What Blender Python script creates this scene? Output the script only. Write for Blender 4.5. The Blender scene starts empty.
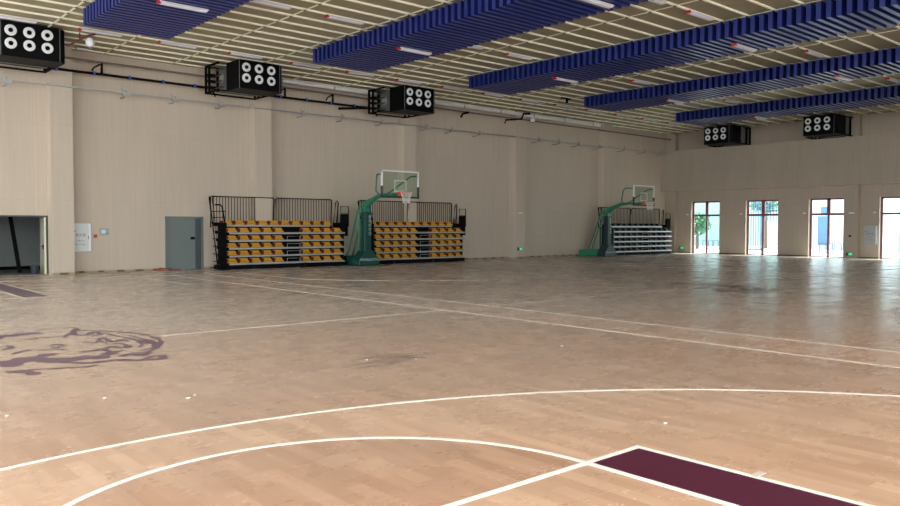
import bpy, bmesh, math, random
from mathutils import Vector, Matrix
random.seed(7)
PI = math.pi
scene = bpy.context.scene
COL = scene.collection

# ------------------------------------------------------------------ materials
EXIT_E = 0.12
def mat(name, col, rough=0.6, metal=0.0, var=0.0, scale=6.0, bump=0.0, spec=0.5, emit=None, es=1.0, coat=0.0):
    m = bpy.data.materials.new(name); m.use_nodes = True
    nt = m.node_tree; b = nt.nodes['Principled BSDF']
    b.inputs['Base Color'].default_value = (*col, 1)
    b.inputs['Roughness'].default_value = rough
    b.inputs['Metallic'].default_value = metal
    b.inputs['Specular IOR Level'].default_value = spec
    b.inputs['Coat Weight'].default_value = coat
    if emit:
        b.inputs['Emission Color'].default_value = (*emit, 1); b.inputs['Emission Strength'].default_value = es
    tc = nt.nodes.new('ShaderNodeTexCoord'); nz = nt.nodes.new('ShaderNodeTexNoise')
    nz.inputs['Scale'].default_value = scale; nz.inputs['Detail'].default_value = 4
    nt.links.new(tc.outputs['Object'], nz.inputs['Vector'])
    mx = nt.nodes.new('ShaderNodeMix'); mx.data_type = 'RGBA'
    v = max(var, 0.03)
    mx.inputs['A'].default_value = (*[c*(1-v) for c in col], 1)
    mx.inputs['B'].default_value = (*[min(1, c*(1+v)) for c in col], 1)
    nt.links.new(nz.outputs['Fac'], mx.inputs['Factor'])
    nt.links.new(mx.outputs['Result'], b.inputs['Base Color'])
    if bump:
        bp = nt.nodes.new('ShaderNodeBump'); bp.inputs['Strength'].default_value = bump
        nt.links.new(nz.outputs['Fac'], bp.inputs['Height']); nt.links.new(bp.outputs['Normal'], b.inputs['Normal'])
    return m

def N(nt, t, **kw):
    n = nt.nodes.new(t)
    for k, v in kw.items(): setattr(n, k, v)
    return n

def ramp(nt, fac, stops):
    r = nt.nodes.new('ShaderNodeValToRGB')
    e = r.color_ramp.elements
    while len(e) < len(stops): e.new(0.5)
    for i, (p, c) in enumerate(stops):
        e[i].position = p; e[i].color = (*c, 1) if len(c) == 3 else c
    nt.links.new(fac, r.inputs['Fac'])
    return r.outputs['Color']

def mix(nt, fac, a, b, bt='MIX'):
    m = nt.nodes.new('ShaderNodeMix'); m.data_type = 'RGBA'; m.blend_type = bt
    if isinstance(fac, (int, float)): m.inputs['Factor'].default_value = fac
    else: nt.links.new(fac, m.inputs['Factor'])
    for s, v in (('A', a), ('B', b)):
        if isinstance(v, tuple): m.inputs[s].default_value = (*v, 1)
        else: nt.links.new(v, m.inputs[s])
    return m.outputs['Result']

def mapped(nt, scale, rot=(0, 0, 0)):
    g = nt.nodes.new('ShaderNodeNewGeometry')
    mp = nt.nodes.new('ShaderNodeMapping'); mp.inputs['Scale'].default_value = scale; mp.inputs['Rotation'].default_value = rot
    nt.links.new(g.outputs['Position'], mp.inputs['Vector'])
    return mp.outputs['Vector']

def noise(nt, vec, scale, detail=4, rough=0.5):
    n = nt.nodes.new('ShaderNodeTexNoise'); n.inputs['Scale'].default_value = scale
    n.inputs['Detail'].default_value = detail; n.inputs['Roughness'].default_value = rough
    nt.links.new(vec, n.inputs['Vector']); return n.outputs['Fac']

def floor_mat():
    m = bpy.data.materials.new('maple_court_planks'); m.use_nodes = True
    nt = m.node_tree; b = nt.nodes['Principled BSDF']
    vec = mapped(nt, (1, 1, 1), (0, 0, PI/2))
    br = nt.nodes.new('ShaderNodeTexBrick')
    br.offset = 0.37; br.squash = 1
    br.inputs['Scale'].default_value = 1
    br.inputs['Brick Width'].default_value = 0.62; br.inputs['Row Height'].default_value = 0.13
    br.inputs['Mortar Size'].default_value = 0.0015; br.inputs['Mortar Smooth'].default_value = 0.1; br.inputs['Bias'].default_value = 0
    br.inputs['Color1'].default_value = (0, 0, 0, 1); br.inputs['Color2'].default_value = (1, 1, 1, 1); br.inputs['Mortar'].default_value = (0.35, 0.35, 0.35, 1)
    nt.links.new(vec, br.inputs['Vector'])
    plank = ramp(nt, br.outputs['Color'], FLOOR_STOPS)
    grain = noise(nt, mapped(nt, (5, 0.7, 1)), 2, 3, 0.5)
    c = mix(nt, 0.35, plank, ramp(nt, grain, [(0.3, (0.72, 0.72, 0.72)), (0.7, (1.12, 1.1, 1.08))]), 'MULTIPLY')
    # the court inside the three point lines is a lighter stain, the free throw half circles a warmer one
    g0 = nt.nodes.new('ShaderNodeNewGeometry'); s0 = nt.nodes.new('ShaderNodeSeparateXYZ'); nt.links.new(g0.outputs['Position'], s0.inputs[0])
    def math_(op, a_, b_=None, clamp=False):
        n_ = nt.nodes.new('ShaderNodeMath'); n_.operation = op; n_.use_clamp = clamp
        for i_, v_ in enumerate((a_, b_)):
            if v_ is None: continue
            if isinstance(v_, (int, float)): n_.inputs[i_].default_value = v_
            else: nt.links.new(v_, n_.inputs[i_])
        return n_.outputs[0]
    def disc(cx, cy, r):
        dx_ = math_('SUBTRACT', s0.outputs['X'], cx); dy_ = math_('SUBTRACT', s0.outputs['Y'], cy)
        return math_('LESS_THAN', math_('ADD', math_('MULTIPLY', dx_, dx_), math_('MULTIPLY', dy_, dy_)), r*r)
    zone = math_('MAXIMUM', disc(2.32, -0.92, 6.75), disc(2.32, 23.32, 6.75))
    half = math_('MULTIPLY', disc(2.32, 3.30, 1.8), math_('GREATER_THAN', s0.outputs['Y'], 3.30))
    light = math_('SUBTRACT', zone, half, True)
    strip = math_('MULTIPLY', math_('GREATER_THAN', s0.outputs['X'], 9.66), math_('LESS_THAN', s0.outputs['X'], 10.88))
    c = mix(nt, light, c, mix(nt, 1.0, c, ZONE, 'MULTIPLY'))
    # builders' dust lies in broad swept patches away from the swept near court
    big = noise(nt, mapped(nt, (1, 1, 1)), 0.16, 5, 0.55)
    mid = noise(nt, mapped(nt, (1, 1.6, 1)), 1.1, 6, 0.65)
    g = nt.nodes.new('ShaderNodeNewGeometry'); sx = nt.nodes.new('ShaderNodeSeparateXYZ'); nt.links.new(g.outputs['Position'], sx.inputs[0])
    dist = nt.nodes.new('ShaderNodeMath'); dist.operation = 'MULTIPLY_ADD'
    nt.links.new(sx.outputs['X'], dist.inputs[0]); dist.inputs[1].default_value = 0.35; nt.links.new(sx.outputs['Y'], dist.inputs[2])
    mr = nt.nodes.new('ShaderNodeMapRange'); nt.links.new(dist.outputs[0], mr.inputs['Value'])
    mr.inputs['From Min'].default_value = 4.0; mr.inputs['From Max'].default_value = 15.0
    a1 = nt.nodes.new('ShaderNodeMath'); a1.operation = 'MULTIPLY_ADD'; nt.links.new(big, a1.inputs[0]); a1.inputs[1].default_value = 0.9; a1.inputs[2].default_value = -0.45
    a2 = nt.nodes.new('ShaderNodeMath'); a2.operation = 'ADD'; nt.links.new(a1.outputs[0], a2.inputs[0]); nt.links.new(mr.outputs[0], a2.inputs[1])
    a3 = nt.nodes.new('ShaderNodeMath'); a3.operation = 'MULTIPLY_ADD'; nt.links.new(mid, a3.inputs[0]); a3.inputs[1].default_value = 0.35; a3.inputs[2].default_value = -0.17
    a4 = nt.nodes.new('ShaderNodeMath'); a4.operation = 'ADD'; a4.use_clamp = True; nt.links.new(a2.outputs[0], a4.inputs[0]); nt.links.new(a3.outputs[0], a4.inputs[1])
    a5 = nt.nodes.new('ShaderNodeMath'); a5.operation = 'MULTIPLY'; nt.links.new(a4.outputs[0], a5.inputs[0]); a5.inputs[1].default_value = DUST_MAX
    c = mix(nt, a5.outputs[0], c, DUST)
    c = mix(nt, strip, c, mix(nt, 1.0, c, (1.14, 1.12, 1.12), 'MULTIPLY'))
    nt.links.new(c, b.inputs['Base Color'])
    rr = nt.nodes.new('ShaderNodeMapRange'); nt.links.new(mid, rr.inputs['Value'])
    rr.inputs['From Min'].default_value = 0.3; rr.inputs['From Max'].default_value = 0.7
    rr.inputs['To Min'].default_value = 0.20; rr.inputs['To Max'].default_value = 0.34
    nt.links.new(rr.outputs[0], b.inputs['Roughness'])
    b.inputs['Specular IOR Level'].default_value = 0.20
    return m

def wall_mat(name, tint=(1, 1, 1), seam_x=1.22):
    m = bpy.data.materials.new(name); m.use_nodes = True
    nt = m.node_tree; b = nt.nodes['Principled BSDF']
    g1 = noise(nt, mapped(nt, (9, 9, 0.35)), 1.6, 6, 0.6)
    g2 = noise(nt, mapped(nt, (1.4, 1.4, 0.25)), 0.8, 3, 0.5)
    A = tuple(WALL[i]*tint[i]*0.95 for i in range(3)); B = tuple(WALL[i]*tint[i]*1.04 for i in range(3))
    c = ramp(nt, g1, [(0.3, A), (0.7, B)])
    c = mix(nt, 0.5, c, ramp(nt, g2, [(0.35, (0.95, 0.95, 0.95)), (0.65, (1.03, 1.03, 1.03))]), 'MULTIPLY')
    # panel joints
    g = nt.nodes.new('ShaderNodeNewGeometry'); s = nt.nodes.new('ShaderNodeSeparateXYZ'); nt.links.new(g.outputs['Position'], s.inputs[0])
    ad = nt.nodes.new('ShaderNodeMath'); ad.operation = 'ADD'; nt.links.new(s.outputs['X'], ad.inputs[0]); nt.links.new(s.outputs['Y'], ad.inputs[1])
    cb = nt.nodes.new('ShaderNodeCombineXYZ'); nt.links.new(ad.outputs[0], cb.inputs[0]); nt.links.new(s.outputs['Z'], cb.inputs[1])
    br = nt.nodes.new('ShaderNodeTexBrick'); br.offset = 0
    br.inputs['Scale'].default_value = 1; br.inputs['Brick Width'].default_value = seam_x; br.inputs['Row Height'].default_value = 2.44
    br.inputs['Mortar Size'].default_value = 0.006; br.inputs['Color1'].default_value = (1, 1, 1, 1); br.inputs['Color2'].default_value = (0.965, 0.965, 0.965, 1)
    br.inputs['Mortar'].default_value = (0.86, 0.86, 0.86, 1)
    nt.links.new(cb.outputs[0], br.inputs['Vector'])
    c = mix(nt, 0.8, c, br.outputs['Color'], 'MULTIPLY')
    nt.links.new(c, b.inputs['Base Color']); b.inputs['Roughness'].default_value = 0.62
    b.inputs['Specular IOR Level'].default_value = 0.3
    return m

def glass_mat(name, tint=(0.9, 1, 0.97), refl=0.12):
    m = bpy.data.materials.new(name); m.use_nodes = True
    nt = m.node_tree; nt.nodes.clear()
    o = nt.nodes.new('ShaderNodeOutputMaterial'); t = nt.nodes.new('ShaderNodeBsdfTransparent'); t.inputs[0].default_value = (*tint, 1)
    gl = nt.nodes.new('ShaderNodeBsdfGlossy'); gl.inputs['Roughness'].default_value = 0.03
    fr = nt.nodes.new('ShaderNodeLayerWeight'); fr.inputs['Blend'].default_value = 0.08
    mx = nt.nodes.new('ShaderNodeMixShader'); nt.links.new(fr.outputs['Facing'], mx.inputs[0]); nt.links.new(t.outputs[0], mx.inputs[1]); nt.links.new(gl.outputs[0], mx.inputs[2])
    nt.links.new(mx.outputs[0], o.inputs[0])
    return m

WALL = (0.535, 0.452, 0.362)
FLOOR_STOPS = [(0.0, (0.425, 0.250, 0.160)), (0.45, (0.475, 0.285, 0.187)), (1.0, (0.545, 0.34, 0.228))]
ZONE = (1.20, 1.27, 1.29)
DUST = (0.53, 0.46, 0.395); DUST_MAX = 0.8
M = {}
M['floor'] = floor_mat()
M['wall'] = wall_mat('beige_wood_grain_panels')
M['wallb'] = wall_mat('grey_beige_wood_grain_panels', (0.80, 0.79, 0.79))
M['deck'] = mat('khaki_roof_lining', (0.33, 0.29, 0.19), 0.7, var=0.12, scale=1.5)
M['purlin'] = mat('cream_painted_purlin', (0.97, 0.95, 0.76), 0.45, var=0.03)
M['rod'] = mat('cream_tie_rod', (0.85, 0.80, 0.60), 0.5)
M['roddark'] = mat('dark_joint_plate', (0.06, 0.05, 0.04), 0.6)
M['blue'] = mat('royal_blue_baffle_fabric', (0.009, 0.020, 0.160), 0.36, var=0.12, scale=3, spec=0.5)
M['bluerail'] = mat('dark_hanging_rail', (0.02, 0.03, 0.12), 0.5)
M['black'] = mat('black_powder_coat', (0.0035, 0.0035, 0.004), 0.5, var=0.1, spec=0.06)
M['blackmatte'] = mat('matt_black', (0.003, 0.003, 0.0035), 0.8, var=0.2, spec=0.1)
M['white'] = mat('white_enamel', (0.80, 0.81, 0.84), 0.4)
M['offwhite'] = mat('off_white_batten', (0.62, 0.60, 0.66), 0.45)
M['tube'] = mat('white_lamp_tube', (0.80, 0.79, 0.86), 0.25)
M['red'] = mat('red_plastic', (0.45, 0.01, 0.012), 0.4)
M['grey'] = mat('grey_machine_steel', (0.16, 0.18, 0.18), 0.5, 0.3, var=0.3, scale=5)
M['greylight'] = mat('galvanised_steel', (0.42, 0.42, 0.42), 0.4, 0.5, var=0.15, scale=8)
M['silver'] = mat('bright_aluminium', (0.36, 0.37, 0.37), 0.45, 0.3, var=0.08)
M['duct'] = mat('bright_white_duct', (0.80, 0.81, 0.85), 0.3, var=0.03)
M['rust'] = mat('red_brown_primer', (0.13, 0.045, 0.04), 0.6, var=0.2)
M['pinkpipe'] = mat('grey_pink_pipe', (0.16, 0.12, 0.11), 0.5, var=0.2)
M['bluetape'] = mat('blue_clip', (0.03, 0.09, 0.45), 0.5)
M['yellow'] = mat('yellow_seat_plastic', (0.66, 0.31, 0.006), 0.45, var=0.06)
M['maroon'] = mat('dark_red_seat_bracket', (0.10, 0.012, 0.012), 0.5)
M['darkgreenseat'] = mat('black_green_seat_plastic', (0.008, 0.030, 0.022), 0.35, var=0.2)
M['darkgreen'] = mat('deep_green_paint', (0.005, 0.052, 0.042), 0.4, var=0.08)
M['darkteal'] = mat('deep_teal_paint', (0.004, 0.022, 0.028), 0.4, var=0.08)
M['green'] = mat('mid_green_paint', (0.022, 0.20, 0.11), 0.4, var=0.08)
M['rim'] = mat('orange_red_rim', (0.80, 0.11, 0.045), 0.4)
M['net'] = mat('white_net_cord', (0.75, 0.74, 0.70), 0.8)
M['boardglass'] = glass_mat('clear_backboard_glass', (0.86, 0.93, 0.89))
M['glass'] = glass_mat('window_glass', (0.93, 1.0, 0.99))
M['line'] = mat('cream_court_line', (0.90, 0.88, 0.80), 0.4, var=0.04, scale=2)
M['lineworn'] = mat('dusty_court_line', (0.64, 0.56, 0.47), 0.45, var=0.12, scale=2)
M['linefaint'] = mat('faint_court_line', (0.545, 0.48, 0.41), 0.45, var=0.12, scale=2)
M['purple'] = mat('plum_key_paint', (0.085, 0.010, 0.032), 0.35, var=0.12, scale=3)
M['purpledust'] = mat('dusty_plum_paint', (0.155, 0.105, 0.135), 0.4, var=0.15, scale=3)
M['emblem'] = mat('grey_violet_emblem_paint', (0.165, 0.098, 0.135), 0.4, var=0.2, scale=2.5)
M['emblemfaint'] = mat('faded_emblem_paint', (0.22, 0.155, 0.14), 0.45, var=0.2, scale=2.5)
M['smudge'] = mat('brown_dirt', (0.24, 0.165, 0.12), 0.8, var=0.3, scale=5)
M['doorgrey'] = mat('grey_green_door_steel', (0.135, 0.165, 0.155), 0.4, var=0.1, scale=1)
M['doorframe'] = mat('dark_grey_door_frame', (0.05, 0.06, 0.062), 0.5)
M['doorcream'] = mat('pale_olive_door_leaf', (0.42, 0.42, 0.30), 0.5, var=0.05)
M['doorpale'] = mat('pale_yellow_edge', (0.62, 0.60, 0.42), 0.5)
M['darkroom'] = mat('grey_plaster', (0.26, 0.28, 0.27), 0.8, var=0.1)
M['darkfloor'] = mat('dark_concrete', (0.14, 0.14, 0.13), 0.8, var=0.2)
M['bucket'] = mat('dark_blue_plastic', (0.01, 0.016, 0.04), 0.5)
M['tarp'] = mat('rust_red_sacking', (0.24, 0.085, 0.05), 0.8, var=0.35, scale=9, bump=0.3)
M['maroonframe'] = mat('maroon_window_frame', (0.20, 0.07, 0.085), 0.4, var=0.08)
M['cabinet'] = mat('silver_cabinet_door', (0.62, 0.66, 0.64), 0.4, var=0.06, scale=2)
M['cabinetb'] = mat('grey_cabinet_door', (0.36, 0.38, 0.39), 0.4, var=0.08, scale=2)
M['redtext'] = mat('dark_red_print', (0.28, 0.02, 0.04), 0.6)
M['greytext'] = mat('grey_print', (0.10, 0.10, 0.12), 0.6)
M['whitetext'] = mat('white_print', (0.36, 0.44, 0.42), 0.6)
M['plate'] = mat('blue_grey_plate', (0.30, 0.36, 0.38), 0.4, var=0.1)
M['exit'] = mat('green_exit_panel', (0.02, 0.5, 0.2), 0.4, emit=(0.05, 1.0, 0.42), es=EXIT_E if 'EXIT_E' in globals() else 0.45)
M['skirt'] = mat('tan_skirting_strip', (0.34, 0.27, 0.16), 0.7, var=0.2)
M['skirtdark'] = mat('brown_wedge_block', (0.10, 0.06, 0.035), 0.7, var=0.2)
M['paper'] = mat('white_paper', (0.85, 0.83, 0.78), 0.7)
M['ground'] = mat('pale_concrete_paving', (0.50, 0.50, 0.49), 0.8, var=0.1, scale=0.6)
M['outwhite'] = mat('white_render', (0.55, 0.57, 0.59), 0.7, var=0.04)
M['outblue'] = mat('pale_blue_cladding', (0.08, 0.16, 0.28), 0.5, var=0.1)
M['outcyan'] = mat('pale_cyan_cladding', (0.19, 0.30, 0.30), 0.5, var=0.1)
M['outgrey'] = mat('blue_grey_steel', (0.03, 0.05, 0.10), 0.5, var=0.1)
M['leaf'] = mat('tree_leaf', (0.05, 0.16, 0.08), 0.6, var=0.4, scale=2)
M['bark'] = mat('tree_bark', (0.10, 0.07, 0.05), 0.9, var=0.3)

# ------------------------------------------------------------------ mesh helpers
class MB:
    """collects shapes; every shape keeps a material slot; build() links ONE mesh object"""
    def __init__(self): self.bm = bmesh.new(); self.mats = []; self.cur = 0
    def use(self, m):
        if m not in self.mats: self.mats.append(m)
        self.cur = self.mats.index(m); return self
    def _f(self, vs):
        try:
            f = self.bm.faces.new(vs); f.material_index = self.cur; return f
        except ValueError: return None
    def hexa(self, p):
        v = [self.bm.verts.new(q) for q in p]
        for a in ((0,3,2,1),(4,5,6,7),(0,1,5,4),(1,2,6,5),(2,3,7,6),(3,0,4,7)): self._f([v[i] for i in a])
    def box(self, x0, x1, y0, y1, z0, z1):
        self.hexa([(x0,y0,z0),(x1,y0,z0),(x1,y1,z0),(x0,y1,z0),(x0,y0,z1),(x1,y0,z1),(x1,y1,z1),(x0,y1,z1)]); return self
    def prism(self, pts, axis, a, b):
        """polygon pts (2D) extruded along axis from a to b. axis 'X': pts=(y,z); 'Y': (x,z); 'Z': (x,y)"""
        def P(u, v, w): return {'X': (w,u,v), 'Y': (u,w,v), 'Z': (u,v,w)}[axis]
        A = [self.bm.verts.new(P(u,v,a)) for u,v in pts]; B = [self.bm.verts.new(P(u,v,b)) for u,v in pts]
        n = len(pts); self._f(A[::-1]); self._f(B)
        for i in range(n): self._f([A[i], A[(i+1)%n], B[(i+1)%n], B[i]])
        return self
    def tube(self, pts, r, n=8, closed=False):
        pts = [Vector(p) for p in pts]; rings = []; k = len(pts)
        for i, p in enumerate(pts):
            if closed: d = (pts[(i+1)%k]-pts[i-1])
            elif i == 0: d = pts[1]-p
            elif i == k-1: d = p-pts[i-1]
            else: d = (pts[i+1]-p).normalized()+(p-pts[i-1]).normalized()
            if d.length < 1e-9: d = Vector((0,0,1))
            d.normalize()
            ref = Vector((0,0,1)) if abs(d.z) < 0.9 else Vector((0,1,0))
            if abs(d.z) >= 0.9: ref = Vector((0,1,0))
            u = d.cross(ref).normalized(); v = d.cross(u).normalized()
            rr = r[i] if isinstance(r, (list, tuple)) else r
            rings.append([self.bm.verts.new(p+u*math.cos(2*PI*j/n)*rr+v*math.sin(2*PI*j/n)*rr) for j in range(n)])
        m = k if closed else k-1
        for i in range(m):
            A, B = rings[i], rings[(i+1)%k]
            # align rings to limit twist
            best = min(range(n), key=lambda s: (A[0].co-B[s].co).length)
            for j in range(n): self._f([A[j], A[(j+1)%n], B[(j+1+best)%n], B[(j+best)%n]])
        if not closed: self._f(rings[0][::-1]); self._f(rings[-1])
        return self
    def lathe(self, prof, origin=(0,0,0), axis='Z', n=20):
        """prof: (r, h) list revolved round axis"""
        o = Vector(origin); rings = []
        def P(r, h, t):
            c, s = r*math.cos(t), r*math.sin(t)
            return o+Vector({'Z': (c,s,h), 'Y': (c,h,s), 'X': (h,c,s)}[axis])
        for r, h in prof: rings.append([self.bm.verts.new(P(max(r,1e-4),h,2*PI*j/n)) for j in range(n)])
        for A, B in zip(rings, rings[1:]):
            for j in range(n): self._f([A[j], A[(j+1)%n], B[(j+1)%n], B[j]])
        self._f(rings[0][::-1]); self._f(rings[-1])
        return self
    def ribbon(self, pts, w, z0=0.0, z1=0.003, film=False):
        """flat painted stroke of thickness z1-z0 on the floor. w: width or list"""
        pts = [Vector((p[0],p[1])) for p in pts]; k = len(pts); L = []; Rr = []
        for i, p in enumerate(pts):
            a = pts[max(0,i-1)]; b = pts[min(k-1,i+1)]; d = (b-a)
            if d.length < 1e-9: d = Vector((1,0))
            d.normalize(); nrm = Vector((-d.y, d.x)); ww = (w[i] if isinstance(w,(list,tuple)) else w)/2
            L.append(p+nrm*ww); Rr.append(p-nrm*ww)
        if film:
            lt, rt = [[self.bm.verts.new((q.x,q.y,z1+1.5e-5*i)) for i, q in enumerate(S)] for S in (L,Rr)]
            for i in range(k-1): self._f([lt[i], rt[i], rt[i+1], lt[i+1]])
            return self
        T = [[self.bm.verts.new((q.x,q.y,z)) for q in S] for S in (L,Rr) for z in (z1,z0)]
        lt, lb, rt, rb = T
        for i in range(k-1):
            self._f([lt[i], rt[i], rt[i+1], lt[i+1]]); self._f([lb[i], lb[i+1], rb[i+1], rb[i]])
            self._f([lt[i], lt[i+1], lb[i+1], lb[i]]); self._f([rt[i+1], rt[i], rb[i], rb[i+1]])
        self._f([lt[0], lb[0], rb[0], rt[0]]); self._f([lt[-1], rt[-1], rb[-1], lb[-1]])
        return self
    def build(self, name, m=None, parent=None, smooth=False, loc=None, bevel=0):
        me = bpy.data.meshes.new(name)
        bmesh.ops.recalc_face_normals(self.bm, faces=self.bm.faces[:])
        self.bm.to_mesh(me); self.bm.free()
        for mm in ([m] if m is not None and not self.mats else self.mats): me.materials.append(M[mm])
        o = bpy.data.objects.new(name, me); COL.objects.link(o)
        if parent is not None: o.parent = parent
        if loc is not None: o.location = loc
        if smooth:
            for p in me.polygons: p.use_smooth = True
            me.set_sharp_from_angle(angle=0.7)
        if bevel:
            b = o.modifiers.new('bevel', 'BEVEL'); b.width = bevel; b.segments = 2; b.limit_method = 'ANGLE'
        return o

def curve_pts(pts, n=6):
    """Catmull-Rom through pts"""
    out = []; P = [Vector(p) for p in pts]; k = len(P)
    for i in range(k-1):
        p0, p1, p2, p3 = P[max(0,i-1)], P[i], P[i+1], P[min(k-1,i+2)]
        for j in range(n):
            t = j/n
            out.append(0.5*((2*p1)+(-p0+p2)*t+(2*p0-5*p1+4*p2-p3)*t*t+(-p0+3*p1-3*p2+p3)*t**3))
    out.append(P[-1]); return out

def thing(name, label, cat, loc=(0,0,0), rz=0.0, group=None):
    o = bpy.data.objects.new(name, None); COL.objects.link(o); o.location = loc; o.rotation_euler = (0,0,rz)
    o.empty_display_size = 0.2
    o['label'] = label; o['category'] = cat
    if group: o['group'] = group
    return o
def tag(o, label, cat, group=None):
    o['label'] = label; o['category'] = cat
    if group: o['group'] = group
    return o
def struct(o): o['kind'] = 'structure'; return o
def copy_tree(o, parent=None):
    c = o.copy(); COL.objects.link(c); c.parent = parent
    for ch in list(o.children): copy_tree(ch, c)
    return c
def text_obj(name, s, size, m, parent, loc, rot, depth=0.003, sx=1.0, spacing=1.0, label=None):
    cu = bpy.data.curves.new(name, 'FONT'); cu.body = s; cu.size = size; cu.extrude = depth; cu.align_x = 'CENTER'; cu.align_y = 'CENTER'
    cu.space_character = spacing
    t = bpy.data.objects.new(name, cu); COL.objects.link(t)
    bpy.context.view_layer.update()
    dg = bpy.context.evaluated_depsgraph_get()
    me = bpy.data.meshes.new_from_object(t.evaluated_get(dg))
    bpy.data.objects.remove(t); bpy.data.curves.remove(cu)
    me.materials.clear(); me.materials.append(M[m]); me.name = name
    o = bpy.data.objects.new(name, me); COL.objects.link(o)
    o.parent = parent; o.location = loc; o.rotation_euler = rot; o.scale = (sx,1,1)
    if label: o['label'] = label
    return o

# ------------------------------------------------------------------ dimensions (metres): X along the long wall, Y towards it
YA, YC = 27.8, 27.33            # long wall face, its pilaster face
XB, XK = 42.6, 41.77            # window wall face, bulkhead face
ZT = 7.445                       # roof lining
X0, Y0 = -5.0, -7.0             # open near sides of the hall

# ------------------------------------------------------------------ floor with its court markings
fl = struct(MB().box(X0, XB+0.3, Y0, YA+0.3, -0.2, 0).build('floor', 'floor'))
CX = [2.32, 18.2, 34.08]; CY = 11.2; HW = 7.34; FT = 7.9
ZC = [0]
def arc(cx, cy, r, a0, a1, n=72): return [(cx+r*math.cos(a0+(a1-a0)*i/n), cy+r*math.sin(a0+(a1-a0)*i/n)) for i in range(n+1)]
for k, cx in enumerate(CX):
    def L(name, pts, w, near=False, m=None):
        mm = m or (('line' if near else 'lineworn') if k == 0 else 'linefaint')
        ZC[0] += 1; z = 0.0022+0.0001*(ZC[0]%29)
        return MB().ribbon(pts, w, -0.001, z).build(name, mm, fl)
    for s in (-1, 1):
        near = (s == -1)
        hy = CY+s*12.12; ft = CY+s*FT
        base = CY+s*13.7
        d = -s
        xx = 6.2; th = math.asin(math.sqrt(max(0, 1-(xx/6.75)**2)))
        a0, a1 = (th, PI-th) if near else (-th, -PI+th)
        L('three_point_line', [(cx+xx, base)]+arc(cx, hy, 6.75, a0, a1)+[(cx-xx, base)], 0.043, near)
        # the free throw circle sits between two painted strips of the key
        A = arc(cx, ft, 1.8, 0, PI) if near else arc(cx, ft, 1.8, 0, -PI)
        L('free_throw_arc', A, 0.044, near)
        L('free_throw_line', [(cx-2.4, ft), (cx+2.4, ft)], 0.05, near)
        L('baseline', [(cx-HW, base), (cx+HW, base)], 0.05, near)
        for q in (-1, 1):
            xo, xi = cx+q*2.385, cx+q*1.8
            lo, hi = sorted((base, ft))
            MB().box(min(xo,xi), max(xo,xi), lo, hi, -0.001, 0.0015).build('key_strip', ('purple' if near else 'purpledust') if k == 0 else 'emblemfaint', fl)
            L('key_line', [(xo, base), (xo, ft+d*0.025)], 0.05, near)
            L('key_line', [(xi, base), (xi, ft)], 0.05, near)
            if near:
                for (yy, ln) in ((2.42, 0.05), (1.55, 0.05), (0.7, 0.4)):
                    MB().box(min(xo, xo+q*0.13), max(xo, xo+q*0.13), yy-ln/2, yy+ln/2, -0.001, 0.0035).build('lane_mark', 'lineworn' if k == 0 else 'linefaint', fl)
    L('centre_line', [(cx+HW if k else cx+1.8, CY), (cx-HW if k else cx-1.8, CY)] if k else [(cx+1.9, CY), (cx+HW, CY)], 0.05)
    for q in (-1, 1): L('side_line', [(cx+q*HW, CY-13.7), (cx+q*HW, CY+13.7)], 0.05 if (k, q) != (0, 1) else 0.06, m='lineworn' if (k, q) in ((0, 1), (1, -1)) else None)
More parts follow.
